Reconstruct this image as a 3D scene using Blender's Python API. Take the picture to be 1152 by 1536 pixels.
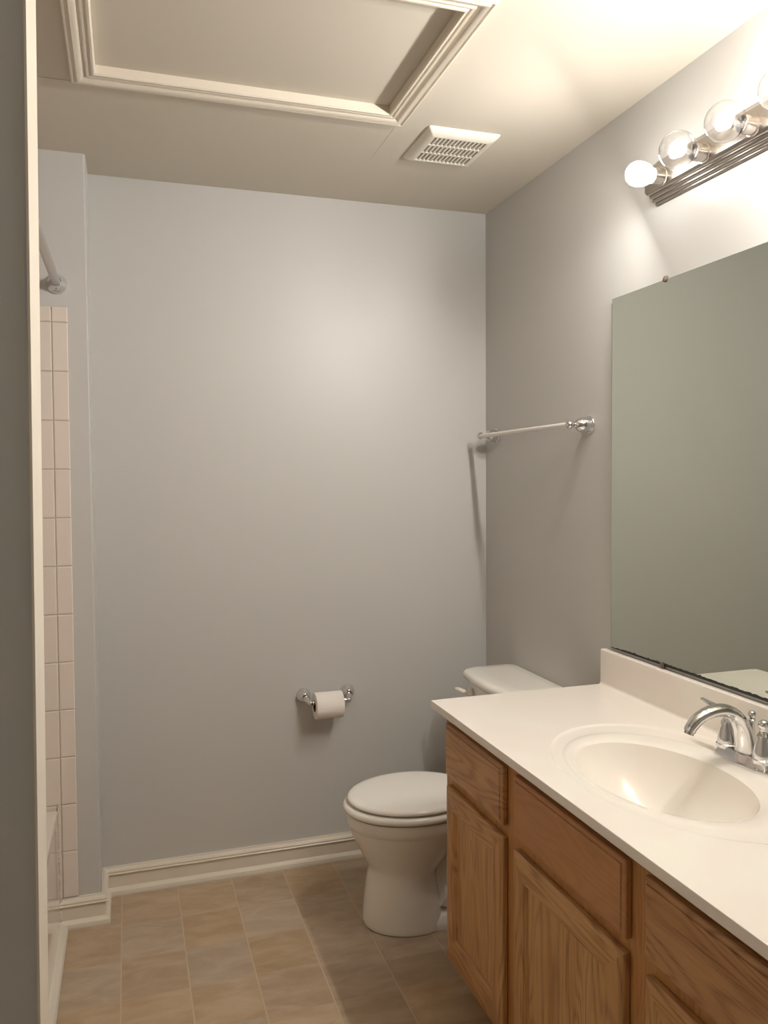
import bpy, bmesh, math, random
from mathutils import Vector, Matrix
random.seed(7)
PI = math.pi
scene = bpy.context.scene
col = scene.collection
for o in list(bpy.data.objects): bpy.data.objects.remove(o, do_unlink=True)

# ------------------------------------------------------------ camera
cam_d = bpy.data.cameras.new('camera'); cam = bpy.data.objects.new('camera', cam_d); col.objects.link(cam)
r_ = Vector((0.952709, -0.303803, -0.007051)); u_ = Vector((0.019827, 0.038988, 0.999043)); f_ = Vector((0.303237, 0.951937, -0.043168))
m = Matrix((r_, u_, -f_)).transposed().to_4x4(); m.translation = Vector((0, 0, 1.4295)); cam.matrix_world = m
cam_d.sensor_fit = 'VERTICAL'; cam_d.sensor_height = 36; cam_d.lens = 28.257; cam_d.clip_start = 0.02
scene.camera = cam
# ------------------------------------------------------------ world, exposure
w = bpy.data.worlds.new('world'); scene.world = w; w.use_nodes = True
w.node_tree.nodes['Background'].inputs[0].default_value = (0.6, 0.63, 0.7, 1); w.node_tree.nodes['Background'].inputs[1].default_value = 0.2
vs = scene.view_settings
scene.display_settings.display_device = 'sRGB'
vs.view_transform = 'Standard'; vs.look = 'None'; vs.gamma = 1; vs.use_curve_mapping = False; vs.exposure = 0.2
BULB_COL = (1.0, 0.96, 0.925, 1)
FIL_STRENGTH = 24.0      # glowing filament cluster in each clear globe in view
FROST_STRENGTH = 26.0     # the small frosted bulb
AIM = (-.64, .64, -.42)
LAMP_W = (3.3, 3.2, 3.0, 3.0, 0, 0)   # light thrown into the room by the bulbs in view, watts

# ------------------------------------------------------------ room measures
R, D, H = 1.336, 2.877, 2.44          # right wall x, back wall y, ceiling
JX, JY = -0.106, 2.704                # stub wall corner beside the tub
XL, YF = -0.99, -0.95                 # far-left wall, wall behind the camera

# ------------------------------------------------------------ materials
def lin(h):
    v = [c/255 for c in h] if isinstance(h, tuple) else [int(h.lstrip('#')[i:i+2], 16)/255 for i in (0, 2, 4)]
    return tuple(((c+.055)/1.055)**2.4 if c > .04045 else c/12.92 for c in v) + (1,)
def mat(name, color, rough=.5, metal=0, spec=.5, coat=0, **k):
    m = bpy.data.materials.new(name); m.use_nodes = True
    b = m.node_tree.nodes['Principled BSDF']
    b.inputs['Base Color'].default_value = lin(color) if isinstance(color, str) or len(color) == 3 else color
    b.inputs['Roughness'].default_value = rough; b.inputs['Metallic'].default_value = metal
    b.inputs['Specular IOR Level'].default_value = spec
    b.inputs['Coat Weight'].default_value = coat
    if coat: b.inputs['Coat Roughness'].default_value = .08
    return m
def N(m, t, **k):
    n = m.node_tree.nodes.new(t)
    for a, v in k.items(): setattr(n, a, v)
    return n
def L(m, a, b): m.node_tree.links.new(a, b)
def math_(m, op, a, b=None, c=None):
    n = N(m, 'ShaderNodeMath', operation=op)
    for i, v in enumerate((a, b, c)):
        if v is None: continue
        if isinstance(v, (int, float)): n.inputs[i].default_value = v
        else: L(m, v, n.inputs[i])
    return n.outputs[0]
def bsdf(m): return m.node_tree.nodes['Principled BSDF']
def paint(name, color, rough, bump=.05, scale=180, spec=.5):
    m = mat(name, color, rough, spec=spec)
    tc = N(m, 'ShaderNodeTexCoord'); nz = N(m, 'ShaderNodeTexNoise'); nz.inputs['Scale'].default_value = scale; nz.inputs['Detail'].default_value = 3
    L(m, tc.outputs['Object'], nz.inputs['Vector'])
    b = N(m, 'ShaderNodeBump'); b.inputs['Strength'].default_value = bump; b.inputs['Distance'].default_value = .002
    L(m, nz.outputs['Fac'], b.inputs['Height']); L(m, b.outputs[0], bsdf(m).inputs['Normal'])
    return m
M = {}
M['wall'] = paint('greige_wall_paint', '#c4c2bd', .42, .06, 150, .45)
M['ceil'] = paint('ceiling_paint', '#cfc7b8', .55, .05, 150, .3)
M['trim'] = paint('trim_paint', '#dfd5c4', .32, .03, 60)
M['porcelain'] = mat('white_porcelain', '#f0ebe2', .12, spec=.55, coat=.4)
M['seat'] = mat('toilet_seat_enamel', '#f7f2e9', .16, spec=.5, coat=.3)
M['tub'] = mat('tub_enamel', '#dcd3c6', .13, spec=.6, coat=.5)
M['caulk'] = mat('white_caulk', '#d5cbbd', .5)
M['chrome'] = mat('chrome', (.75, .75, .75, 1), .09, 1)
M['nickel'] = mat('brushed_nickel', (.47, .43, .39, 1), .27, 1)
M['rod'] = mat('satin_rod', (.60, .58, .55, 1), .34, 1)
M['whitebar'] = mat('white_plastic_bar', '#e4dfda', .2, spec=.6)
M['plastic'] = mat('white_vent_plastic', '#e2dccf', .35)
M['dark'] = mat('dark_cavity', '#171412', .8)
M['grey'] = mat('vent_slot_shade', '#120f0e', .8)  # near-black colour paints the shade behind the vent slots
M['paper'] = paint('toilet_paper', '#eee6de', .9, .2, 350, .1)
M['card'] = mat('cardboard', '#4a3428', .9)
M['black'] = mat('desilvered_black', '#1b1816', .4)
M['mirror'] = mat('mirror_silver', (.70, .735, .67, 1), .0, 1)
M['mirror_edge'] = mat('mirror_glass_edge', '#5d665f', .2)
M['clip'] = mat('mirror_clip_plastic', '#6b5a4c', .3)
M['rubber'] = mat('rubber', '#2a2725', .6)

# cultured marble: white with very faint swirls
m = M['marble'] = mat('cultured_marble', '#e8dfd3', .2, spec=.5, coat=.35)
tc = N(m, 'ShaderNodeTexCoord'); nz = N(m, 'ShaderNodeTexNoise'); nz.inputs['Scale'].default_value = 3; nz.inputs['Detail'].default_value = 4; nz.inputs['Distortion'].default_value = 1.5
L(m, tc.outputs['Object'], nz.inputs['Vector'])
cr = N(m, 'ShaderNodeValToRGB'); cr.color_ramp.elements[0].position = .35; cr.color_ramp.elements[0].color = lin('#f3e9df'); cr.color_ramp.elements[1].position = .65; cr.color_ramp.elements[1].color = lin('#f4efe4')
L(m, nz.outputs['Fac'], cr.inputs[0]); L(m, cr.outputs[0], bsdf(m).inputs['Base Color'])

# wall tile
m = M['tile'] = mat('ceramic_tile', '#e0d4c9', .16, spec=.55, coat=.3)
M['grout'] = mat('tile_grout', '#b9ab9c', .8)

def oak(name, axis, seed, a=(190, 142, 90), b=(128, 82, 41), c=(206, 162, 108)):
    """oak with cathedral grain running along object axis (1 = y, 2 = z)"""
    m = mat(name, a, .36, spec=.45)
    tc = N(m, 'ShaderNodeTexCoord')
    def mp(sc, loc):
        n = N(m, 'ShaderNodeMapping'); n.inputs['Scale'].default_value = sc; n.inputs['Location'].default_value = loc
        L(m, tc.outputs['Object'], n.inputs['Vector']); return n.outputs[0]
    along, across = 1.0, 1.0
    def sc(al, ac): return (ac, al, ac) if axis == 1 else (ac, ac, al)
    # growth rings: distorted field, contour lines of it
    n1 = N(m, 'ShaderNodeTexNoise'); n1.inputs['Scale'].default_value = 1; n1.inputs['Detail'].default_value = 2; n1.inputs['Distortion'].default_value = .25
    L(m, mp(sc(1.1, 7.5), (seed, seed*.7, seed*1.3)), n1.inputs['Vector'])
    rings = math_(m, 'SINE', math_(m, 'MULTIPLY', n1.outputs['Fac'], 125))
    rings = math_(m, 'POWER', math_(m, 'MULTIPLY_ADD', rings, .5, .5), 2.2)
    # fine pores
    n2 = N(m, 'ShaderNodeTexNoise'); n2.inputs['Scale'].default_value = 1; n2.inputs['Detail'].default_value = 5; n2.inputs['Roughness'].default_value = .7
    L(m, mp(sc(9, 330), (seed, 0, 3)), n2.inputs['Vector'])
    pores = N(m, 'ShaderNodeMapRange'); pores.inputs[1].default_value = .42; pores.inputs[2].default_value = .68; L(m, n2.outputs['Fac'], pores.inputs[0])
    n3 = N(m, 'ShaderNodeTexNoise'); n3.inputs['Scale'].default_value = 1; n3.inputs['Detail'].default_value = 2
    L(m, mp(sc(1.5, 14), (seed*2, 1, 0)), n3.inputs['Vector'])
    cr = N(m, 'ShaderNodeValToRGB'); e = cr.color_ramp.elements
    e[0].position = .3; e[0].color = lin(a); e[1].position = .7; e[1].color = lin(c)
    L(m, n3.outputs['Fac'], cr.inputs[0])
    mx = N(m, 'ShaderNodeMix', data_type='RGBA'); L(m, cr.outputs[0], mx.inputs[6]); mx.inputs[7].default_value = lin(b)
    L(m, math_(m, 'MULTIPLY', rings, math_(m, 'MULTIPLY_ADD', pores.outputs[0], .75, .2)), mx.inputs[0])
    mx2 = N(m, 'ShaderNodeMix', data_type='RGBA'); L(m, mx.outputs[2], mx2.inputs[6]); mx2.inputs[7].default_value = lin(b)
    L(m, math_(m, 'MULTIPLY', pores.outputs[0], .22), mx2.inputs[0])
    L(m, mx2.outputs[2], bsdf(m).inputs['Base Color'])
    bp = N(m, 'ShaderNodeBump'); bp.inputs['Strength'].default_value = .12; bp.inputs['Distance'].default_value = .001
    L(m, pores.outputs[0], bp.inputs['Height']); bp.invert = True; L(m, bp.outputs[0], bsdf(m).inputs['Normal'])
    return m
M['oak_v'] = oak('oak_vertical', 2, 1.7)
M['oak_v2'] = oak('oak_vertical_panel', 2, 8.3, (192, 146, 93), (133, 85, 41), (207, 165, 111))
M['oak_h'] = oak('oak_horizontal', 1, 4.1)
M['oak_h2'] = oak('oak_horizontal_drawer', 1, 12.9, (189, 140, 93), (125, 80, 45), (204, 159, 110))
M['oak_plain'] = oak('oak_plain_face', 1, 21.9, (183, 129, 85), (168, 114, 60), (190, 138, 92))
M['oak_frame'] = oak('oak_face_frame', 2, 31.9, (183, 128, 73), (152, 98, 51), (192, 142, 86))

# vinyl floor tile
def floor_mat():
    m = mat('vinyl_floor_tile', '#a08b6d', .42, spec=.4)
    tc = N(m, 'ShaderNodeTexCoord'); sx = N(m, 'ShaderNodeSeparateXYZ'); L(m, tc.outputs['Object'], sx.inputs[0])
    px, py, x0, y0 = .1855, .1905, -.0455, 2.647
    ux = math_(m, 'DIVIDE', math_(m, 'SUBTRACT', sx.outputs[0], x0), px); uy = math_(m, 'DIVIDE', math_(m, 'SUBTRACT', sx.outputs[1], y0), py)
    def edge(u, p):   # distance to nearest line, metres
        f = math_(m, 'FRACT', u); d = math_(m, 'MINIMUM', f, math_(m, 'SUBTRACT', 1, f)); return math_(m, 'MULTIPLY', d, p)
    def mask(d, w):
        n = N(m, 'ShaderNodeMapRange'); n.inputs[1].default_value = w*.55; n.inputs[2].default_value = w; n.inputs[3].default_value = 1; n.inputs[4].default_value = 0
        L(m, d, n.inputs[0]); return n.outputs[0]
    gx = mask(edge(ux, px), .0028); gy = mask(edge(uy, py), .0022)
    cell = N(m, 'ShaderNodeCombineXYZ'); L(m, math_(m, 'FLOOR', ux), cell.inputs[0]); L(m, math_(m, 'FLOOR', uy), cell.inputs[1])
    wn = N(m, 'ShaderNodeTexWhiteNoise', noise_dimensions='2D'); L(m, cell.outputs[0], wn.inputs[0])
    off = N(m, 'ShaderNodeVectorMath', operation='MULTIPLY_ADD'); L(m, wn.outputs['Color'], off.inputs[0]); off.inputs[1].default_value = (7, 7, 7); L(m, tc.outputs['Object'], off.inputs[2])
    mp = N(m, 'ShaderNodeMapping'); mp.inputs['Scale'].default_value = (7, 17, 1); L(m, off.outputs[0], mp.inputs[0])
    n1 = N(m, 'ShaderNodeTexNoise'); n1.inputs['Scale'].default_value = 1; n1.inputs['Detail'].default_value = 8; n1.inputs['Roughness'].default_value = .62; n1.inputs['Distortion'].default_value = .6
    L(m, mp.outputs[0], n1.inputs[0])
    cr = N(m, 'ShaderNodeValToRGB'); e = cr.color_ramp.elements
    e[0].position = .30; e[0].color = lin((169, 143, 110)); e[1].position = .72; e[1].color = lin((195, 172, 144))
    k = e.new(.5); k.color = lin((181, 156, 126))
    L(m, n1.outputs['Fac'], cr.inputs[0])
    hs = N(m, 'ShaderNodeHueSaturation'); L(m, cr.outputs[0], hs.inputs['Color'])
    L(m, math_(m, 'MULTIPLY_ADD', wn.outputs['Value'], .12, .92), hs.inputs['Value'])
    sep = N(m, 'ShaderNodeSeparateColor'); L(m, wn.outputs['Color'], sep.inputs[0])
    L(m, math_(m, 'MULTIPLY_ADD', sep.outputs[1], .25, .78), hs.inputs['Saturation'])
    a = N(m, 'ShaderNodeMix', data_type='RGBA'); L(m, math_(m, 'MULTIPLY', gy, .75), a.inputs[0]); L(m, hs.outputs[0], a.inputs[6]); a.inputs[7].default_value = lin((179, 158, 128))
    b = N(m, 'ShaderNodeMix', data_type='RGBA'); L(m, math_(m, 'MULTIPLY', gx, .85), b.inputs[0]); L(m, a.outputs[2], b.inputs[6]); b.inputs[7].default_value = lin((197, 175, 145))
    L(m, b.outputs[2], bsdf(m).inputs['Base Color'])
    bp = N(m, 'ShaderNodeBump'); bp.inputs['Strength'].default_value = .4; bp.inputs['Distance'].default_value = .001; bp.invert = True
    L(m, math_(m, 'MAXIMUM', gx, gy), bp.inputs['Height']); L(m, bp.outputs[0], bsdf(m).inputs['Normal'])
    return m
M['floor'] = floor_mat()

def emis(name, c, s):
    m = bpy.data.materials.new(name); m.use_nodes = True; nt = m.node_tree; nt.nodes.clear()
    o = nt.nodes.new('ShaderNodeOutputMaterial'); e = nt.nodes.new('ShaderNodeEmission'); e.inputs[0].default_value = c; e.inputs[1].default_value = s
    nt.links.new(e.outputs[0], o.inputs[0]); return m
M['filament'] = emis('glowing_filament', BULB_COL, FIL_STRENGTH)
M['filament_boosted'] = emis('boosted_filament', BULB_COL, 2300)  # for the two unseen end bulbs, strength raised to brighten the room
M['frost'] = emis('frosted_glowing_bulb', BULB_COL, FROST_STRENGTH)
def thin_glass():
    m = bpy.data.materials.new('thin_clear_glass'); m.use_nodes = True; nt = m.node_tree; nt.nodes.clear()
    o = nt.nodes.new('ShaderNodeOutputMaterial'); t = nt.nodes.new('ShaderNodeBsdfTransparent'); g = nt.nodes.new('ShaderNodeBsdfGlossy'); mx = nt.nodes.new('ShaderNodeMixShader')
    g.inputs['Roughness'].default_value = .06; t.inputs[0].default_value = (.97, .97, .97, 1)
    lw = nt.nodes.new('ShaderNodeLayerWeight'); lw.inputs[0].default_value = .5
    p = nt.nodes.new('ShaderNodeMath'); p.operation = 'POWER'; p.inputs[1].default_value = 3.0
    q = nt.nodes.new('ShaderNodeMath'); q.operation = 'MULTIPLY_ADD'; q.inputs[1].default_value = .75; q.inputs[2].default_value = .15
    nt.links.new(lw.outputs['Facing'], p.inputs[0]); nt.links.new(p.outputs[0], q.inputs[0]); nt.links.new(q.outputs[0], mx.inputs[0])
    nt.links.new(t.outputs[0], mx.inputs[1]); nt.links.new(g.outputs[0], mx.inputs[2]); nt.links.new(mx.outputs[0], o.inputs[0]); return m
M['glass'] = thin_glass()

# ------------------------------------------------------------ mesh helpers
def link(name, bm, material, parent=None, smooth=False, autos=None, mats=None):
    bmesh.ops.remove_doubles(bm, verts=bm.verts, dist=1e-6)
    bmesh.ops.recalc_face_normals(bm, faces=bm.faces)
    me = bpy.data.meshes.new(name); bm.to_mesh(me); bm.free()
    me.materials.append(material)
    for x in (mats or []): me.materials.append(x)
    if smooth or autos is not None:
        for p in me.polygons: p.use_smooth = True
        me.set_sharp_from_angle(angle=math.radians(autos if autos is not None else 35))
    o = bpy.data.objects.new(name, me); col.objects.link(o)
    if autos is not None:
        wn_ = o.modifiers.new('weighted_normals', 'WEIGHTED_NORMAL'); wn_.keep_sharp = True
    if parent:
        o.parent = parent
        # parts carry world coordinates; keep them so under a parent that stands elsewhere
        me.transform(Matrix.Translation(-Vector(wloc(parent))))
    return o
def wloc(o):
    v = Vector((0, 0, 0))
    while o: v += Vector(o.location); o = o.parent
    return v
def thing(name, label, cat, loc, group=None):
    o = bpy.data.objects.new(name, None); o.empty_display_size = .05; col.objects.link(o); o.location = loc
    o['label'] = label; o['category'] = cat
    if group: o['group'] = group
    return o
def struct(name, bm, material, **k):
    o = link(name, bm, material, **k); o['kind'] = 'structure'; return o
def NB(): return bmesh.new()
def box(bm, a, b, bev=0, seg=2):
    """axis-aligned box from corner a to corner b, bevelled"""
    a, b = [min(p, q) for p, q in zip(a, b)], [max(p, q) for p, q in zip(a, b)]
    t = bmesh.new(); bmesh.ops.create_cube(t, size=1)
    for v in t.verts: v.co = Vector([(a[i]+b[i])/2 + v.co[i]*(b[i]-a[i]) for i in range(3)])
    if bev: bmesh.ops.bevel(t, geom=t.edges[:], offset=bev, segments=seg, profile=.5, affect='EDGES')
    me = bpy.data.meshes.new('t'); t.to_mesh(me); t.free(); bm.from_mesh(me); bpy.data.meshes.remove(me)
def frame_of(d):
    d = Vector(d).normalized(); h = Vector((0, 0, 1)) if abs(d.z) < .9 else Vector((1, 0, 0))
    s = d.cross(h).normalized(); t = s.cross(d).normalized(); return s, t, d
def lathe(bm, prof, origin, axis, n=32, cap=True, squash=None):
    """prof = [(distance along axis, radius)]"""
    s, t, d = frame_of(axis); o = Vector(origin); rings = []
    for (h, r) in prof:
        ring = []
        for k in range(n):
            a = 2*PI*k/n; ring.append(bm.verts.new(o + d*h + (s*math.cos(a) + t*math.sin(a))*max(r, 1e-5)))
        rings.append(ring)
    for i in range(len(rings)-1):
        for k in range(n): bm.faces.new((rings[i][k], rings[i][(k+1) % n], rings[i+1][(k+1) % n], rings[i+1][k]))
    if cap: bm.faces.new(rings[0][::-1]); bm.faces.new(rings[-1])
def ball(bm, c, r, n=20, sc=(1, 1, 1)):
    mt = Matrix.Translation(c) @ Matrix.Diagonal((r*sc[0], r*sc[1], r*sc[2], 1))
    bmesh.ops.create_uvsphere(bm, u_segments=n, v_segments=n//2+2, radius=1, matrix=mt)
def catmull(P, n):
    out = []; Q = [P[0]] + list(P) + [P[-1]]
    for i in range(1, len(Q)-2):
        for k in range(n):
            t = k/n; a, b, c, d = [Vector(q) for q in Q[i-1:i+3]]
            out.append(.5*((2*b) + (c-a)*t + (2*a-5*b+4*c-d)*t*t + (3*b-a-3*c+d)*t**3))
    out.append(Vector(P[-1])); return out
def sweep(bm, pts, rad, n=16, side=None):
    """tube along pts; rad = list of radius or (r_side, r_up)"""
    pts = [Vector(p) for p in pts]; rings = []; s = None
    for i, p in enumerate(pts):
        d = (pts[min(i+1, len(pts)-1)] - pts[max(i-1, 0)]).normalized()
        if side is not None: s = (Vector(side) - d*Vector(side).dot(d)).normalized()
        elif s is None: s = frame_of(d)[0]
        else: s = (s - d*s.dot(d)).normalized()
        t = d.cross(s); r = rad[i] if isinstance(rad, (list, tuple)) else rad
        rs, rt = r if isinstance(r, (tuple, list)) or hasattr(r, '__len__') else (r, r)
        rings.append([bm.verts.new(p + s*math.cos(2*PI*k/n)*rs + t*math.sin(2*PI*k/n)*rt) for k in range(n)])
    for i in range(len(rings)-1):
        for k in range(n): bm.faces.new((rings[i][k], rings[i][(k+1) % n], rings[i+1][(k+1) % n], rings[i+1][k]))
    bm.faces.new(rings[0][::-1]); bm.faces.new(rings[-1])
def loft(bm, rings, cap=True):
    R_ = [[bm.verts.new(p) for p in r] for r in rings]; n = len(R_[0])
    for i in range(len(R_)-1):
        for k in range(n): bm.faces.new((R_[i][k], R_[i][(k+1) % n], R_[i+1][(k+1) % n], R_[i+1][k]))
    if cap: bm.faces.new(R_[0][::-1]); bm.faces.new(R_[-1])
    return R_
def frame_profile(bm, rect, prof, z0):
    """mitred moulding round rect=(x0,y0,x1,y1); prof = [(outward offset, drop)] closed"""
    x0, y0, x1, y1 = rect; rr = []
    for (o, dz) in prof:
        rr.append([(x0-o, y0-o, z0-dz), (x1+o, y0-o, z0-dz), (x1+o, y1+o, z0-dz), (x0-o, y1+o, z0-dz)])
    V = [[bm.verts.new(p) for p in r] for r in rr]; n = len(V)
    for i in range(n):
        j = (i+1) % n
        for k in range(4): bm.faces.new((V[i][k], V[i][(k+1) % 4], V[j][(k+1) % 4], V[j][k]))
def run_profile(bm, path, prof):
    """baseboard: path of xy points (room on the left hand side), prof=[(out, z)] closed polygon; mitred"""
    path = [Vector((p[0], p[1], 0)) for p in path]; secs = []
    for i, p in enumerate(path):
        ns = []
        for a, b in ((i-1, i), (i, i+1)):
            if a < 0 or b >= len(path): continue
            d = (path[b]-path[a]).normalized(); ns.append(Vector((-d.y, d.x, 0)))
        nn = ns[0] if len(ns) == 1 else (ns[0]+ns[1])/(1+ns[0].dot(ns[1]))
        secs.append([p + nn*o + Vector((0, 0, z)) for (o, z) in prof])
    loft(bm, secs)

# ------------------------------------------------------------ room shell
b = NB(); box(b, (XL-.1, YF-.1, -.08), (R+.1, D+.1, 0)); struct('floor', b, M['floor'])
HX0, HY0, HX1, HY1 = -.06, 1.632, .712, 2.150     # attic hatch opening
b = NB()
box(b, (XL-.1, YF-.1, H), (HX0, D+.1, H+.06)); box(b, (HX1, YF-.1, H), (R+.1, D+.1, H+.06))
box(b, (HX0, YF-.1, H), (HX1, HY0, H+.06)); box(b, (HX0, HY1, H), (HX1, D+.1, H+.06))
struct('ceiling', b, M['ceil'])
b = NB()   # drywall joint lines telegraphing through the ceiling paint
box(b, (XL, 2.224, H-.0012), (-.115, 2.232, H+.001)); box(b, (.756, 2.225, H-.0005), (.764, 2.50, H+.001))
struct('trim_1', b, M['ceil'])
b = NB(); box(b, (JX, D, 0), (R+.1, D+.1, H)); struct('wall_back', b, M['wall'])
b = NB(); box(b, (R, YF-.1, 0), (R+.1, D, H)); struct('wall_right', b, M['wall'])
b = NB(); box(b, (XL-.1, YF-.1, 0), (XL, D+.1, H)); struct('wall_left', b, M['wall'])
b = NB(); box(b, (XL, YF-.1, 0), (R, YF, H)); struct('wall_front', b, M['wall'])
b = NB(); box(b, (XL, JY, 0), (JX, D+.1, H)); 
bmesh.ops.bevel(b, geom=[e for e in b.edges if all(abs(v.co.x-JX) < 1e-4 and abs(v.co.y-JY) < 1e-4 for v in e.verts)], offset=.006, segments=3, affect='EDGES')
struct('wall_alcove', b, M['wall'], autos=40)
# partition between the tub and the room, slightly out of plumb at its end
b = NB(); P0, P1 = 1.05, 1.17
def px_(z, f): return (-.1046 - (1.9922-z)*(.0124/1.166)) if f else (-.1044 - (2.0586-z)*(.015/1.30))
vs_ = [b.verts.new(p) for p in [(XL, P0, 0), (px_(0, 1), P0, 0), (px_(0, 0), P1, 0), (XL, P1, 0), (XL, P0, H), (px_(H, 1), P0, H), (px_(H, 0), P1, H), (XL, P1, H)]]
for f in ((0, 1, 2, 3), (4, 5, 6, 7), (0, 1, 5, 4), (1, 2, 6, 5), (2, 3, 7, 6), (3, 0, 4, 7)): b.faces.new([vs_[i] for i in f])
struct('wall_partition', b, M['wall'])
b = NB()   # white end board on the partition
def e_(z, y): f = (y-P0)/(P1-P0); return px_(z, 1)*(1-f) + px_(z, 0)*f
ev = [b.verts.new(p) for z in (0, H) for p in ((e_(z, P0)-.001, P0-.0008, z), (e_(z, P0)+.002, P0-.0008, z), (e_(z, P1)+.002, P1+.0008, z), (e_(z, P1)-.001, P1+.0008, z))]
for f in ((0, 1, 2, 3), (4, 5, 6, 7), (0, 1, 5, 4), (1, 2, 6, 5), (2, 3, 7, 6), (3, 0, 4, 7)): b.faces.new([ev[i] for i in f])
struct('trim_3', b, M['trim'])

# baseboards with cap moulding and shoe
BB = [(0, 0), (.026, 0), (.0265, .006), (.024, .016), (.0165, .022), (.014, .024), (.012, .026), (.012, .068), (.0175, .0705), (.0185, .0735), (.0155, .0765), (.0165, .082), (.013, .0875), (.0075, .0915), (.006, .096), (0, .096)]
b = NB(); run_profile(b, [(R, 2.02), (R, D), (JX, D), (JX, JY), (-.232, JY)], BB); struct('baseboard_back', b, M['trim'])
b = NB(); run_profile(b, [(px_(0, 0)+.001, P1), (px_(0, 1)+.001, P0), (XL, P0), (XL, YF), (R, YF), (R, .70)][::-1], BB); struct('baseboard_front', b, M['trim'])

# tile surround in the tub alcove
def tiles(bm, w, rows, cols, place, t=.008, g=.0022):
    for (x0, x1) in cols:
        for (z0, z1) in rows:
            a = (x0+g/2, z0+g/2); c = (x1-g/2, z1-g/2); e = .0022
            pts = [place(a[0], a[1], 0), place(c[0], a[1], 0), place(c[0], c[1], 0), place(a[0], c[1], 0),
                   place(a[0], a[1], t-.002), place(c[0], a[1], t-.002), place(c[0], c[1], t-.002), place(a[0], c[1], t-.002),
                   place(a[0]+e, a[1]+e, t), place(c[0]-e, a[1]+e, t), place(c[0]-e, c[1]-e, t), place(a[0]+e, c[1]-e, t)]
            v = [bm.verts.new(p) for p in pts]
            for q in ((0, 1, 5, 4), (1, 2, 6, 5), (2, 3, 7, 6), (3, 0, 4, 7), (4, 5, 9, 8), (5, 6, 10, 9), (6, 7, 11, 10), (7, 4, 8, 11), (8, 9, 10, 11)): bm.faces.new([v[i] for i in q])
zs = [1.964, 1.916]
while zs[-1] > .11: zs.append(max(zs[-1]-.1517, .0975))
rows = [(zs[i+1], zs[i]) for i in range(len(zs)-1)]
xs = [-.167, -.2145]
while xs[-1] > XL+.02: xs.append(max(xs[-1]-.1517, XL+.009))
cols = [(xs[i+1], xs[i]) for i in range(len(xs)-1)]
TX = lambda z: 0.0
b = NB(); tiles(b, 0, rows, cols, lambda u, z, t: (u - (1.964-z)*.004, JY-t, z)); box(b, (XL, JY-.0055, .0975), (-.175, JY, 1.955))
for f in b.faces: f.material_index = 0
b.faces.ensure_lookup_table()
for f in b.faces[-6:]: f.material_index = 1
struct('wall_tile_end', b, M['tile'], mats=[M['grout']])
rows2 = [(max(zs[i+1], .40), zs[i]) for i in range(len(zs)-1) if zs[i] > .45]
ys = [JY-.01]
while ys[-1] > P1+.02: ys.append(max(ys[-1]-.1517, P1+.009))
cy = [(ys[i+1], ys[i]) for i in range(len(ys)-1)]
b = NB(); tiles(b, 0, rows2, cy, lambda u, z, t: (XL+t, u, z)); struct('wall_tile_long', b, M['tile'])
b = NB(); tiles(b, 0, rows2, cols, lambda u, z, t: (u, P1+t, z)); struct('wall_tile_near', b, M['tile'])
# vinyl shoe strip along the tub foot
b = NB(); secs = []
for y in (P1+.002, JY-.027): secs.append([(-.232, y, 0), (-.207, y, 0), (-.207, y, .008), (-.211, y, .016), (-.222, y, .024), (-.232, y, .026)])
loft(b, secs); struct('trim_2', b, M['trim'])

# ------------------------------------------------------------ bathtub
tub = thing('bathtub', 'white glossy bathtub seen end-on in the narrow tiled alcove behind the partition', 'bathtub', (-.6, 1.94, 0))
b = NB()
X0, X1, Y0, Y1, ZR = XL+.010, -.230, P1+.012, JY-.010, .388
def rrect(x0, x1, y0, y1, r, z, n=8):
    out = []
    for (cx, cy_, a0) in ((x1-r, y1-r, 0), (x0+r, y1-r, PI/2), (x0+r, y0+r, PI), (x1-r, y0+r, 3*PI/2)):
        for k in range(n): a = a0 + PI/2*k/(n-1); out.append((cx+r*math.cos(a), cy_+r*math.sin(a), z))
    return out
rg = [rrect(X0, X1, Y0, Y1, .004, 0), rrect(X0, X1, Y0, Y1, .004, ZR-.02), rrect(X0, X1, Y0, Y1, .004, ZR-.008), rrect(X0+.003, X1-.003, Y0+.003, Y1-.003, .006, ZR-.002), rrect(X0+.012, X1-.012, Y0+.012, Y1-.012, .01, ZR)]
rg += [rrect(X0+.06, X1-.075, Y0+.07, Y1-.09, .12, ZR-.002), rrect(X0+.07, X1-.085, Y0+.08, Y1-.10, .12, ZR-.02), rrect(X0+.11, X1-.12, Y0+.12, Y1-.20, .13, .12), rrect(X0+.15, X1-.16, Y0+.18, Y1-.26, .12, .07)]
loft(b, rg); link('tub_shell', b, M['tub'], tub, autos=40)
b = NB()
for k in range(46):
    z = .03 + k*.0082; ball(b, (-.2285+random.uniform(-.001, .001), JY-.010+random.uniform(-.001, .0005), z), random.uniform(.0035, .0052), 8, (1, 1, 1.6))
o = link('caulk_bead', b, M['caulk'], tub, smooth=True, autos=180); o['label'] = 'uneven white caulk bead down the tub corner'

# ------------------------------------------------------------ shower rod
sr = thing('shower_rod', 'metal shower curtain rod with round flange high on the stub wall at left', 'shower rod', (-.197, JY, 2.034))
b = NB(); sweep(b, [(-.197, P1+.004, 2.034), (-.197, JY-.006, 2.034)], .0125, 24); link('rod', b, M['rod'], sr, autos=40)
for s_, y0 in ((-1, JY), (1, P1)):
    b = NB(); lathe(b, [(0, .030), (.004, .0305), (.009, .028), (.016, .023), (.024, .0185), (.036, .0165), (.040, .0155)], (-.197, y0+s_*.0005, 2.034), (0, s_, 0), 32)
    o = link('flange', b, M['chrome'], sr, autos=50)
b = NB(); ball(b, (-.197, JY-.026, 2.034-.0175), .0035, 10); link('set_screw', b, M['nickel'], sr, smooth=True)

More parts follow.
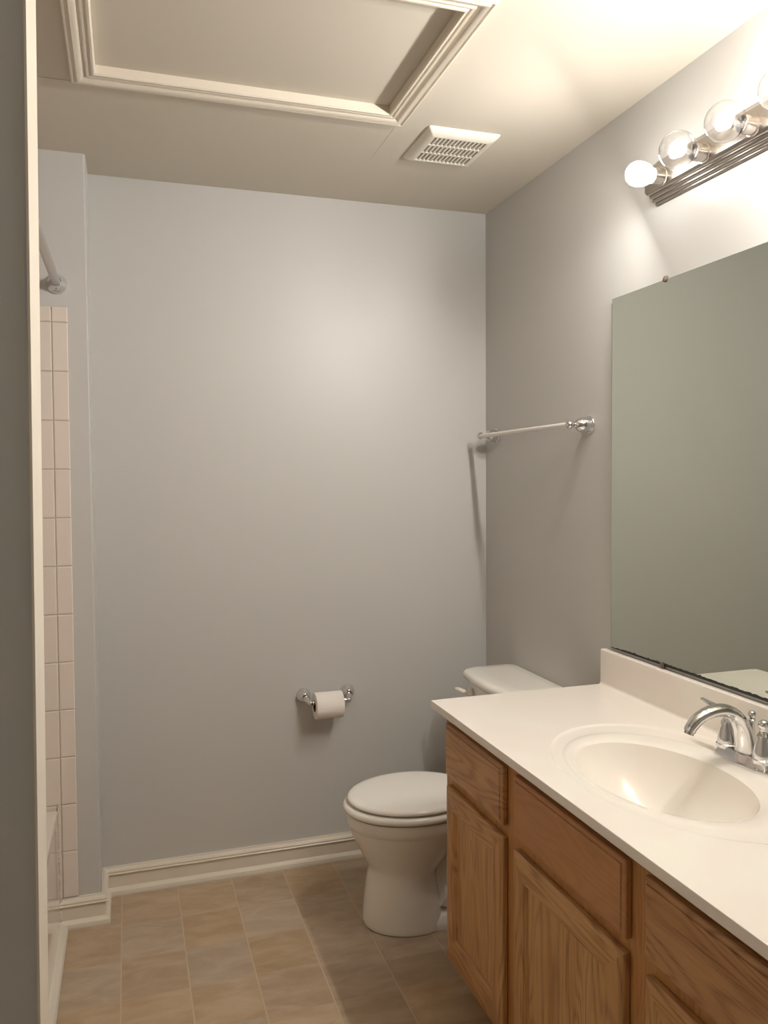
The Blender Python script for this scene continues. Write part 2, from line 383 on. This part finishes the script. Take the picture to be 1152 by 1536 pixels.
# ------------------------------------------------------------ attic hatch
ah = thing('attic_hatch', 'attic access panel in the ceiling framed by white mitred moulding', 'attic hatch', (.32, 1.89, H))
b = NB()
prof = [(-.004, -.012), (-.004, .010), (-.001, .0135), (.004, .0135), (.007, .010), (.010, .010), (.0115, .0125), (.017, .013), (.0185, .0095), (.021, .009), (.026, .0125), (.033, .0165), (.040, .0175), (.043, .0135), (.0455, .0135), (.048, .016), (.053, .0155), (.056, .011), (.056, -.0015), (.02, -.0015)]
frame_profile(b, (HX0, HY0, HX1, HY1), prof[0:1] + prof[1:], H); link('moulding_frame', b, M['trim'], ah, autos=28)
b = NB(); box(b, (HX0+.001, HY0+.001, H+.011), (HX1-.001, HY1-.001, H+.026)); link('hatch_panel', b, M['ceil'], ah)

# ------------------------------------------------------------ exhaust fan grille
vt = thing('exhaust_vent', 'square white slotted exhaust fan cover on the ceiling', 'vent', (.96, 2.322, H))
vx0, vx1, vy0, vy1 = .8475, 1.0735, 2.203, 2.4415; gx0, gx1, gy0, gy1 = .876, 1.047, 2.236, 2.410
b = NB()
def rz(x0, y0, x1, y1, z, r): return rrect(x0, x1, y0, y1, r, z, 4)
loft(b, [rz(vx0, vy0, vx1, vy1, H+.0005, .006), rz(vx0, vy0, vx1, vy1, H-.003, .006), rz(vx0+.003, vy0+.003, vx1-.003, vy1-.003, H-.0075, .006), rz(vx0+.012, vy0+.014, vx1-.012, vy1-.014, H-.0145, .005), rz(gx0-.006, gy0-.006, gx1+.006, gy1+.006, H-.018, .003), rz(gx0, gy0, gx1, gy1, H-.018, .001), rz(gx0, gy0, gx1, gy1, H-.006, .001)], cap=False)
link('cover', b, M['plastic'], vt, autos=25)
b = NB(); nb = 14; pw = (gx1-gx0)/(nb-1)
for i in range(nb): xx = gx0 + i*pw; box(b, (xx-.0032, gy0-.001, H-.0175), (xx+.0032, gy1+.001, H-.008), .0008, 1)
for k in (0, 1, 2, 3):
    yy = gy0 + (gy1-gy0)*k/3; box(b, (gx0-.001, yy-.004, H-.0172), (gx1+.001, yy+.004, H-.008), .0008, 1)
link('slotted_grille', b, M['plastic'], vt)
b = NB(); box(b, (gx0-.004, gy0-.004, H-.0055), (gx1+.004, gy1+.004, H-.0005)); link('slot_shade_backing', b, M['grey'], vt)  # thin sheet coloured as slot shade, in place of a deep recess

# ------------------------------------------------------------ vanity light bar
vl = thing('vanity_light', 'brushed nickel strip light with glowing globe bulbs above the mirror', 'light fixture', (R, 1.36, 2.189))
BY0, BY1 = .905, 1.815
zc, hh = 2.189, .056
prof = [(0, hh), (.005, hh), (.007, hh-.003), (.007, hh-.006), (.013, hh-.007), (.016, hh-.011), (.016, hh-.014), (.022, hh-.015), (.026, hh-.019), (.026, hh-.022), (.033, hh-.023), (.038, hh-.027), (.040, hh-.031)]
full = [(R-a-.0005, zc-z) for a, z in prof] + [(R-a-.0005, zc+z) for a, z in prof[::-1]]
b = NB(); loft(b, [[(x, y, z) for x, z in full] for y in (BY0, BY1)]); link('back_plate', b, M['nickel'], vl, autos=30)
BZ, BX = 2.178, 1.2215
for i in range(6):
    y = 1.742 - i*.1535
    zb = BZ
    b = NB(); lathe(b, [(0, .0225), (.003, .0225), (.004, .0195), (.030, .0195), (.031, .0185), (.031, .0172), (.012, .0172)], (R-.0405, y, zb), (-1, 0, 0), 32)
    link('socket', b, M['nickel'], vl, autos=40)
    e = bpy.data.objects.new('light_bulb', None); col.objects.link(e); e.parent = vl; e.location = Vector((BX, y, zb)) - Vector(vl.location)
    if LAMP_W[i]:
        ld = bpy.data.lights.new('bulb_light', 'AREA'); ld.shape = 'DISK'; ld.size = .030; ld.energy = LAMP_W[i]; ld.color = BULB_COL[:3]
        lo = bpy.data.objects.new('bulb_light', ld); col.objects.link(lo); lo.parent = e; lo.location = ((-.012, 0, 0) if i else (-.0215, .0195, -.012)); lo.rotation_euler = Vector(AIM).to_track_quat('-Z', 'Y').to_euler()
    if i == 0:
        e['label'] = 'small frosted bulb at the end of the bar'
        pr = [(.068, .0128), (.052, .0135), (.040, .017), (.028, .0245), (.016, .0285), (.004, .030), (-.008, .0285), (-.018, .0235), (-.025, .015), (-.0285, .005), (-.029, .0001)]
        b = NB(); lathe(b, [(-h, r) for h, r in pr], (BX, y, zb), (-1, 0, 0), 32); link('frosted_globe', b, M['frost'], e, smooth=True, autos=60)
    else:
        rr = .042; pr = [(.064, .0128), (.052, .0135), (.043, .0165)]
        for k in range(1, 20):
            a = math.radians(26 + (180-26)*k/19.0); pr.append((rr*math.cos(a), rr*math.sin(a)))
        b = NB(); lathe(b, [(-h, r) for h, r in pr], (BX, y, zb), (-1, 0, 0), 36, cap=False); link('clear_globe', b, M['glass'], e, smooth=True, autos=60)
        b = NB(); lathe(b, [(-.070, .0125), (-.054, .0127), (-.0525, .0118), (-.0525, .002)], (BX, y, zb), (-1, 0, 0), 24); link('screw_base', b, M['nickel'], e, autos=40)
        b = NB(); lathe(b, [(-.062, .010), (-.045, .009), (-.030, .005), (-.014, .0045)], (BX, y, zb), (-1, 0, 0), 16); link('glass_stem', b, M['glass'], e, smooth=True)
        b = NB(); ball(b, (BX-.006, y, zb), .018, 16, (.45, 1.15, 1.1)); link('filament', b, M['filament' if i < 4 else 'filament_boosted'], e, smooth=True, autos=180)

# ------------------------------------------------------------ mirror
MY0, MY1, MZ0, MZ1 = .735, 2.0115, .9305, 1.933
mr = thing('wall_mirror', 'large frameless mirror on the right wall above the vanity backsplash', 'mirror', (R, 1.37, MZ0))
b = NB(); box(b, (R-.006, MY0, MZ0), (R-.0005, MY1, MZ1)); link('mirror_backing', b, M['mirror_edge'], mr)
b = NB(); v = [b.verts.new(p) for p in ((R-.0063, MY0+.001, MZ0+.001), (R-.0063, MY1-.001, MZ0+.001), (R-.0063, MY1-.001, MZ1-.001), (R-.0063, MY0+.001, MZ1-.001))]; b.faces.new(v)
link('mirror_glass', b, M['mirror'], mr)
b = NB(); n = 160; top = []; bot = []
for k in range(n+1):
    y = MY1-.004 - (MY1-MY0-.01)*k/n
    t = min(1, (MY1-y)/.07); h = .0045*t + .0016*max(0, random.gauss(.3, .6)) + (.0012 if y < 1.8 else 0)
    top.append(b.verts.new((R-.0068, y, MZ0+.0005+h))); bot.append(b.verts.new((R-.0068, y, MZ0)))
for k in range(n): b.faces.new((bot[k], bot[k+1], top[k+1], top[k]))
o = link('desilvered_edge', b, M['black'], mr); o['label'] = 'ragged black edge along the bottom of the mirror'
for (y, z, s_) in ((1.774, MZ1, 1), (1.772, MZ0+.002, -1), (.97, MZ1, 1), (.97, MZ0+.002, -1)):
    b = NB(); lathe(b, [(0, .0065), (.0025, .0065), (.004, .005), (.0045, .001)], (R-.007, y, z+s_*.000), (-1, 0, 0), 16); box(b, (R-.008, y-.006, z-.001), (R-.0005, y+.006, z+s_*.009), .001, 1)
    link('mirror_clip', b, M['clip'], mr, autos=40)

# ------------------------------------------------------------ towel bar
tb = thing('towel_bar', 'white towel bar on chrome bell posts across the right wall above the toilet', 'towel bar', (R, 2.456, 1.583))
TZ, TXc = 1.583, R-.070
b = NB(); sweep(b, [(TXc, 2.128, TZ), (TXc, 2.785, TZ-.002)], .0085, 20); link('bar', b, M['whitebar'], tb, autos=40)
for y in (2.1355, 2.776):
    b = NB()
    lathe(b, [(0, .0275), (.003, .028), (.006, .0265), (.007, .0232), (.010, .0235), (.020, .0235), (.030, .0220), (.038, .0190), (.045, .0145), (.050, .0095), (.053, .0068), (.058, .0072)], (R-.0003, y, TZ), (-1, 0, 0), 32)
    ball(b, (TXc, y, TZ), .0135, 20)
    link('post', b, M['chrome'], tb, autos=50)

# ------------------------------------------------------------ toilet paper holder and roll
tp = thing('toilet_paper_holder', 'chrome two-post toilet paper holder on the back wall', 'toilet paper holder', (.683, D, .63))
PZ, PY = .618, D-.068
for s_, x in ((1, .600), (-1, .766)):
    b = NB()
    lathe(b, [(0, .0265), (.003, .027), (.007, .0255), (.016, .0245), (.026, .0205), (.034, .0145), (.038, .0095)], (x, D-.0003, .632), (0, -1, 0), 32)
    sweep(b, catmull([(x, D-.024, .630), (x+s_*.004, D-.046, .624), (x+s_*.008, PY+.004, PZ+.001), (x+s_*.012, PY, PZ)], 6), [.011]*7+[.009]*12, 16)
    ball(b, (x+s_*.012, PY, PZ), .0105, 18)
    link('post', b, M['chrome'], tp, autos=55)
b = NB(); lathe(b, [(0, .004), (.004, .008), (.010, .008), (.012, .0085), (.128, .0085), (.130, .008), (.136, .008), (.140, .004)], (.6135, PY, PZ), (1, 0, 0), 24); link('roller', b, M['chrome'], tp, autos=40)
ro = thing('toilet_paper_roll', 'white toilet paper roll on the chrome wall holder', 'toilet paper', (.6775, PY, PZ-.011))
RX0, RX1, RZ_, RR, RI = .6265, .7285, PZ-.0115, .0475, .0205
b = NB(); n = 48; rings = []
for (x, r) in ((RX0, RI+.0015), (RX0, RR-.002), (RX0+.001, RR), (RX1-.001, RR), (RX1, RR-.002), (RX1, RI+.0015), (RX0, RI+.0015)):
    rings.append([(x, PY+r*math.cos(2*PI*k/n), RZ_+r*math.sin(2*PI*k/n)) for k in range(n)])
loft(b, rings, cap=False); link('paper', b, M['paper'], ro, autos=50)
b = NB(); rings = []
for (x, r) in ((RX0+.0005, RI+.0015), (RX0, RI), (RX1, RI), (RX1-.0005, RI+.0015)): rings.append([(x, PY+r*math.cos(2*PI*k/n), RZ_+r*math.sin(2*PI*k/n)) for k in range(n)])
loft(b, rings, cap=False); o = link('cardboard_core', b, M['card'], ro, smooth=True)
b = NB(); secs = []   # loose end lying on the roll
for k in range(9):
    a = math.radians(200 - k*9); secs.append([(RX0+.001, PY+(RR+.0006)*math.cos(a), RZ_+(RR+.0006)*math.sin(a)), (RX1-.001, PY+(RR+.0006)*math.cos(a), RZ_+(RR+.0006)*math.sin(a)), (RX1-.001, PY+RR*math.cos(a), RZ_+RR*math.sin(a)), (RX0+.001, PY+RR*math.cos(a), RZ_+RR*math.sin(a))])
loft(b, secs); link('loose_end', b, M['paper'], ro)

# ------------------------------------------------------------ toilet
TY = 2.420
tl = thing('toilet', 'white two-piece toilet between the oak vanity and the back wall', 'toilet', (1.0, TY, 0))
def egg(xf, xb, hw, z, n=56, p=2.0, back=2.0):
    """horizontal outline, nose at xf; xb back; widest 55 % back"""
    xm = xf + (xb-xf)*.52; out = []
    for k in range(n):
        a = 2*PI*k/n; c, s = math.cos(a), math.sin(a)
        if c > 0: x = xm + (xb-xm)*abs(c)**(2/back); y = hw*math.copysign(abs(s)**(2/back), s)
        else: x = xm - (xm-xf)*abs(c)**(2/p); y = hw*math.copysign(abs(s)**(2/p), s)
        out.append((x, TY+y, z))
    return out
b = NB()
# bowl: rim band, belly, waist, pedestal column
loft(b, [egg(.698, .990, .121, 0), egg(.693, .992, .1235, .004), egg(.691, .990, .1235, .018), egg(.694, .965, .1205, .05), egg(.699, .950, .118, .09), egg(.705, .942, .1155, .13), egg(.711, .938, .1125, .165), egg(.713, .940, .112, .182),
         egg(.707, .958, .1165, .198), egg(.693, .985, .126, .225), egg(.674, 1.02, .140, .262), egg(.659, 1.05, .152, .295), egg(.652, 1.06, .158, .316), egg(.6505, 1.065, .160, .3235), egg(.6455, 1.067, .1645, .327), egg(.6415, 1.07, .168, .340), egg(.640, 1.075, .170, .358), egg(.643, 1.075, .168, .3655), egg(.66, 1.06, .155, .3665)])
# rear deck under the tank, trapway and foot flange
def sup(x0, x1, hw, z, n=40, e=3.2):
    cx, rx = (x0+x1)/2, (x1-x0)/2
    return [(cx+rx*math.copysign(abs(math.cos(2*PI*k/n))**(2/e), math.cos(2*PI*k/n)), TY+hw*math.copysign(abs(math.sin(2*PI*k/n))**(2/e), math.sin(2*PI*k/n)), z) for k in range(n)]
loft(b, [sup(.98, 1.29, .075, .20), sup(.97, 1.30, .10, .27), sup(.96, 1.30, .125, .32), sup(.95, 1.305, .135, .355), sup(.95, 1.305, .133, .366), sup(.97, 1.295, .12, .3675)])
loft(b, [sup(.80, 1.18, .075, .01), sup(.80, 1.18, .070, .10), sup(.80, 1.20, .068, .18), sup(.82, 1.24, .075, .27)])
loft(b, [sup(.80, 1.20, .118, 0), sup(.80, 1.20, .120, .012), sup(.80, 1.198, .116, .026), sup(.80, 1.19, .100, .040), sup(.80, 1.185, .080, .055)])
sweep(b, catmull([(.90, TY-.070, .23), (.99, TY-.072, .27), (1.07, TY-.070, .20), (1.09, TY-.068, .10), (1.03, TY-.066, .06), (.93, TY-.066, .09)], 8), .034, 16)
sweep(b, catmull([(.90, TY+.070, .23), (.99, TY+.072, .27), (1.07, TY+.070, .20), (1.09, TY+.068, .10), (1.03, TY+.066, .06), (.93, TY+.066, .09)], 8), .034, 16)
link('bowl', b, M['porcelain'], tl, autos=60)
for s_ in (-1, 1):
    b = NB(); lathe(b, [(0, .014), (.006, .0145), (.014, .012), (.018, .006), (.019, .001)], (1.06, TY+s_*.100, .030), (0, 0, 1), 20); link('bolt_cap', b, M['seat'], tl, autos=50)
b = NB(); loft(b, [egg(.652, 1.055, .160, .369), egg(.641, 1.062, .170, .3705), egg(.634, 1.068, .177, .375), egg(.6325, 1.07, .179, .382), egg(.634, 1.068, .177, .389), egg(.641, 1.062, .171, .3935), egg(.655, 1.05, .160, .395)])
link('seat', b, M['seat'], tl, autos=60)
b = NB(); loft(b, [egg(.662, 1.052, .157, .3975), egg(.653, 1.060, .1655, .3985), egg(.6475, 1.064, .1715, .402), egg(.6465, 1.065, .1725, .4065), egg(.6495, 1.063, .170, .4115), egg(.657, 1.056, .1625, .4155), egg(.675, 1.04, .147, .4175), egg(.75, .99, .09, .4184), egg(.80, .93, .04, .4186)])
link('lid', b, M['seat'], tl, autos=60)
for s_ in (-1, 1):
    b = NB(); lathe(b, [(0, .011), (.060, .011)], (1.055, TY+s_*.075-.03, .392), (0, 1, 0), 16); box(b, (1.045, TY+s_*.075-.018, .366), (1.075, TY+s_*.075+.018, .392), .004)
    link('hinge', b, M['seat'], tl, autos=50)
def tankring(xf, xb, hw, z, bow=.02, r=.035, n=14):
    """rounded rectangle with a bowed front, x front = smaller"""
    pts = []
    base = rrect(xf+bow, xb, TY-hw, TY+hw, r, z, 10)
    # densify and push front outwards
    P = []
    for i in range(len(base)):
        a, c = base[i], base[(i+1) % len(base)]
        for k in range(3): P.append(tuple(a[j]+(c[j]-a[j])*k/3 for j in range(3)))
    out = []
    for (x, y, zz) in P:
        f = max(0, 1-((y-TY)/hw)**2); t = max(0, min(1, (xb-x)/(xb-xf-bow))); out.append((x-bow*f*t, y, zz))
    return out
b = NB(); loft(b, [tankring(1.150, 1.315, .185, .368, .015), tankring(1.140, 1.320, .192, .40, .018), tankring(1.128, 1.326, .200, .60, .02), tankring(1.122, 1.328, .203, .716, .02)])
link('tank', b, M['porcelain'], tl, autos=50)
b = NB(); loft(b, [tankring(1.113, 1.330, .208, .717, .022), tankring(1.105, 1.332, .214, .721, .022), tankring(1.102, 1.333, .216, .730, .022), tankring(1.104, 1.333, .215, .739, .022), tankring(1.112, 1.331, .209, .7465, .022, .035), tankring(1.130, 1.320, .195, .7505, .022, .035), tankring(1.17, 1.28, .15, .752, .01, .03)])
link('tank_lid', b, M['porcelain'], tl, autos=60)
b = NB(); lathe(b, [(0, .016), (.006, .016), (.010, .012), (.016, .010)], (1.128, 2.555, .678), (-1, 0, 0), 20)
sweep(b, catmull([(1.112, 2.556, .678), (1.100, 2.560, .682), (1.092, 2.575, .685), (1.090, 2.592, .682), (1.094, 2.612, .677)], 6), [(.006, .0075)]*25, 14)
link('flush_lever', b, M['seat'], tl, autos=60)

# ------------------------------------------------------------ vanity cabinet
CF, VX = .818, .800           # face frame plane, front plane of doors
CY0, CY1 = .738, 2.016
vc = thing('vanity_cabinet', 'oak bathroom vanity cabinet under the white sink top', 'vanity cabinet', (1.07, 1.37, 0))
b = NB()
for yy in (CY1-.016, CY0):
    box(b, (CF+.019, yy, .104), (R-.002, yy+.016, .7965)); box(b, (CF+.075, yy, 0), (R-.002, yy+.016, .104))
box(b, (CF+.019, CY0, .115), (R-.002, CY1, .13)); box(b, (CF+.075, CY0, 0), (CF+.09, CY1, .116))
box(b, (R-.012, CY0, .1), (R-.002, CY1, .7965))
link('carcass', b, M['oak_frame'], vc)
b = NB()     # face frame: stiles and rails
for (y0, y1) in ((CY0, .785), (1.098, 1.180), (1.577, 1.657), (1.972, CY1)): box(b, (CF, y0, .105), (CF+.0185, y1, .7965), .0006, 1)
for (z0, z1) in ((.105, .158), (.585, .652), (.752, .7965)): box(b, (CF+.0002, CY0+.003, z0), (CF+.018, CY1-.003, z1), .0004, 1)
link('face_frame', b, M['oak_frame'], vc)
def slab_front(y0, y1, z0, z1, name, material):
    """overlay drawer front, eased edge with a small bead line"""
    b = NB(); rr = []
    for (o, x) in ((.003, CF-.0005), (0, CF-.002), (0, VX+.0065), (.002, VX+.0042), (.0075, VX+.0025), (.0092, VX+.0025), (.0102, VX+.0002), (.0115, VX)):
        rr.append([(x, y0+o, z0+o), (x, y1-o, z0+o), (x, y1-o, z1-o), (x, y0+o, z1-o)])
    loft(b, rr); return link(name, b, material, vc)
slab_front(1.645, 1.9885, .628, .767, 'drawer_front', M['oak_h2'])
o = slab_front(1.1675, 1.5885, .628, .767, 'false_front', M['oak_plain']); o['label'] = 'plain smooth-grained false drawer front below the sink'
slab_front(.771, 1.114, .628, .767, 'drawer_front', M['oak_h2'])
def door(y0, y1, z0, z1, w=.052):
    b = NB(); bv = .004
    def outer(bm, a, c, rail):
        pass
    # frame body: outer edge loft + front ring + inner moulded edge
    prof = [(.003, CF-.0005), (0, CF-.002), (0, VX+.006), (.002, VX+.0035), (.006, VX+.0015), (.0085, VX+.0012), (.0095, VX)]
    rr = [[(x, y0+o, z0+o), (x, y1-o, z0+o), (x, y1-o, z1-o), (x, y0+o, z1-o)] for o, x in prof]
    inner = [(w, VX), (w+.001, VX+.0022), (w+.004, VX+.0018), (w+.007, VX+.0045), (w+.0085, VX+.0075), (w+.012, VX+.0085)]
    rr2 = [[(x, y0+o, z0+o), (x, y1-o, z0+o), (x, y1-o, z1-o), (x, y0+o, z1-o)] for o, x in inner]
    V = loft(b, rr + rr2, cap=False)
    b.faces.new(V[0])
    # horizontal rails get the horizontal grain
    for f in b.faces:
        c = f.calc_center_median(); 
        if abs(c.y-(y0+y1)/2) < .004 and len(f.verts) == 4 and (c.z < z0+w+.02 or c.z > z1-w-.02): f.material_index = 1
    d = link('door', b, M['oak_v'], vc, mats=[M['oak_h']])
    b = NB(); o = w+.0115; v = [b.verts.new(p) for p in ((VX+.0085, y0+o, z0+o), (VX+.0085, y1-o, z0+o), (VX+.0085, y1-o, z1-o), (VX+.0085, y0+o, z1-o), (VX+.013, y0+o, z0+o), (VX+.013, y1-o, z0+o), (VX+.013, y1-o, z1-o), (VX+.013, y0+o, z1-o))]
    for q in ((0, 1, 2, 3), (4, 5, 6, 7), (0, 1, 5, 4), (1, 2, 6, 5), (2, 3, 7, 6), (3, 0, 4, 7)): b.faces.new([v[i] for i in q])
    link('door_panel', b, M['oak_v2'], d)
door(1.645, 1.984, .143, .600)
door(1.171, 1.5885, .143, .600)
door(.771, 1.110, .143, .600)

# ------------------------------------------------------------ sink top
ct = thing('countertop', 'white cultured marble vanity top with integral oval sink and backsplash', 'countertop', (1.06, 1.37, .789))
TXF, TXB, TY0, TY1, ZT = .781, R-.002, .712, 2.041, .818
c1, s1 = (1.030, 1.377), (.1466, .2230)
c2, s2 = (1.075, 1.370), (.236, .336)
angs = [2*PI*k/144 for k in range(144)]
for (x, y) in ((TXF, TY0), (TXF, TY1), (TXB, TY0), (TXB, TY1)):
    angs.append(math.atan2((y-c2[1])/s2[1], (x-c2[0])/s2[0]) % (2*PI))
angs = sorted(angs)
def ell(c, s, z): return [(c[0]+s[0]*math.cos(a), c[1]+s[1]*math.sin(a), z) for a in angs]
def rect(ins, z):
    out = []
    for a in angs:
        dx, dy = s2[0]*math.cos(a), s2[1]*math.sin(a); t = 1e9
        for (d, lo, hi, c) in ((dx, TXF+ins, TXB, c2[0]), (dy, TY0+ins, TY1-ins, c2[1])):
            if d > 1e-9: t = min(t, (hi-c)/d)
            elif d < -1e-9: t = min(t, (lo-c)/d)
        out.append((c2[0]+dx*t, c2[1]+dy*t, z))
    return out
def mixe(t, z):
    return ell((c2[0]+(c1[0]-c2[0])*t, c2[1]+(c1[1]-c2[1])*t), (s2[0]+(s1[0]-s2[0])*t, s2[1]+(s1[1]-s2[1])*t), z)
rings = [rect(.003, ZT-.0212), rect(.0008, ZT-.0207), rect(0, ZT-.0192), rect(0, ZT-.003), rect(.0007, ZT-.0009), rect(.0025, ZT)]
rings += [mixe(-.02, ZT), mixe(0, ZT-.0003), mixe(.03, ZT-.0015), mixe(.07, ZT-.0026), mixe(.12, ZT-.0030), mixe(.30, ZT-.0032), mixe(.45, ZT-.0034), mixe(.52, ZT-.0030), mixe(.58, ZT-.0018), mixe(.66, ZT-.0012), mixe(.78, ZT-.0016), mixe(.88, ZT-.0028), mixe(.95, ZT-.0045), mixe(1, ZT-.0075)]
b = NB(); loft(b, rings, cap=False); bot = [Vector(p) for p in rings[0]]
link('slab', b, M['marble'], ct, autos=32)
b = NB(); rr = []
for k in range(22):
    s = 1 - k/22; z = ZT-.0075 - .138*(1-s**2.5)**.85
    cc = (c1[0]+.012*(1-s), c1[1]); rr.append(ell(cc, (s1[0]*s, s1[1]*s*(.0+1)), z))
loft(b, rr, cap=False); b.faces.ensure_lookup_table()
b.faces.new(b.verts[-len(angs):]) if False else None
link('sink_basin', b, M['marble'], ct, smooth=True, autos=80)
b = NB(); lathe(b, [(0, .024), (.002, .024), (.003, .021), (.001, .017)], (1.043, 1.377, ZT-.1465), (0, 0, 1), 28); link('drain', b, M['chrome'], ct, autos=40)
b = NB(); rr = []
y0, y1 = TY0, TY1
sp = [(R-.001, ZT-.001), (R-.0265, ZT-.001), (R-.0235, ZT+.001), (R-.0210, ZT+.004), (R-.0205, ZT+.008), (R-.0200, ZT+.098), (R-.0190, ZT+.1015), (R-.0155, ZT+.1035), (R-.001, ZT+.1035)]
loft(b, [[(x, y, z) for x, z in sp] for y in (y0, y0+.001, y1-.001, y1)]); link('backsplash', b, M['marble'], ct, autos=40)

# ------------------------------------------------------------ faucet
FX, FY, FZ = 1.240, 1.375, ZT-.002
fa = thing('sink_faucet', 'chrome two-handle centerset faucet behind the sink basin', 'faucet', (FX, FY, FZ))
def base(z, g):     # waisted plate: round ends, swelling centre
    out = []; n = 72
    for k in range(n):
        a = 2*PI*k/n; c, s = math.cos(a), math.sin(a); hy = .082+g
        y = hy*math.copysign(abs(s)**.75, s); wx = .0245 + .006*math.exp(-(y/.018)**2) + .001*math.exp(-((abs(y)-.055)/.02)**2) + g
        out.append((FX + wx*math.copysign(abs(c)**.8, c), FY+y, z))
    return out
b = NB(); loft(b, [base(FZ, .001), base(FZ+.004, .002), base(FZ+.008, .0005), base(FZ+.010, -.0025), base(FZ+.020, -.0055), base(FZ+.025, -.0075), base(FZ+.027, -.012)]); link('base_plate', b, M['chrome'], fa, autos=40)
for s_ in (1, -1):
    y = FY + s_*.0525
    b = NB(); lathe(b, [(.020, .0235), (.027, .0235), (.029, .021), (.034, .0215), (.044, .0195), (.058, .0165), (.070, .0140), (.074, .0142), (.077, .0120), (.082, .0085), (.086, .0075), (.089, .0085)], (FX, y, FZ), (0, 0, 1), 36)
    ball(b, (FX, y, FZ+.097), .0115, 20); hd = link('handle', b, M['chrome'], fa, autos=50)
    b = NB(); pts = catmull([(FX, y+s_*.006, FZ+.097), (FX, y+s_*.018, FZ+.0965), (FX-.001, y+s_*.040, FZ+.0985), (FX-.002, y+s_*.062, FZ+.1015), (FX-.002, y+s_*.080, FZ+.1035)], 6)
    rad = []
    for i in range(len(pts)):
        t = i/(len(pts)-1); w_ = .0052 + .0060*math.sin(min(1, t*1.15)*PI)**1.2 + .0008*t; rad.append((w_, .0056 - .0020*t + (.0006 if t < .1 else 0)))
    sweep(b, pts, rad, 16, side=(1, 0, 0)); ball(b, pts[-1], .0038, 12, (1.35, .8, .85)); link('lever', b, M['chrome'], hd, autos=60)
b = NB()
pts = catmull([(FX+.002, FY, FZ+.024), (FX+.000, FY, FZ+.045), (FX-.008, FY, FZ+.076), (FX-.026, FY, FZ+.104), (FX-.054, FY, FZ+.119), (FX-.088, FY, FZ+.119), (FX-.118, FY, FZ+.108), (FX-.136, FY, FZ+.092), (FX-.141, FY, FZ+.083)], 6)
rad = []
for i in range(len(pts)):
    t = i/(len(pts)-1); rad.append((.0195*(1-t)**1.5 + .0118 + .0012*t, .0100*(1-t)**1.6 + .0088 + .0026*t))
sweep(b, pts, rad, 24, side=(0, 1, 0)); sp_ = link('spout', b, M['chrome'], fa, autos=50)
b = NB(); d_ = (pts[-1]-pts[-3]).normalized(); lathe(b, [(-.002, .0098), (.006, .0098), (.0065, .008), (.003, .0075)], pts[-1], d_, 24); link('aerator', b, M['nickel'], sp_, autos=40)
b = NB(); lathe(b, [(.022, .0100), (.028, .0090), (.040, .0065), (.070, .0056), (.088, .0056), (.089, .0072), (.092, .0075), (.094, .0055), (.096, .0058)], (FX+.022, FY, FZ), (-.04, 0, 1), 20); ball(b, (FX+.0178, FY, FZ+.103), .0085, 16); link('lift_rod', b, M['chrome'], fa, autos=50)
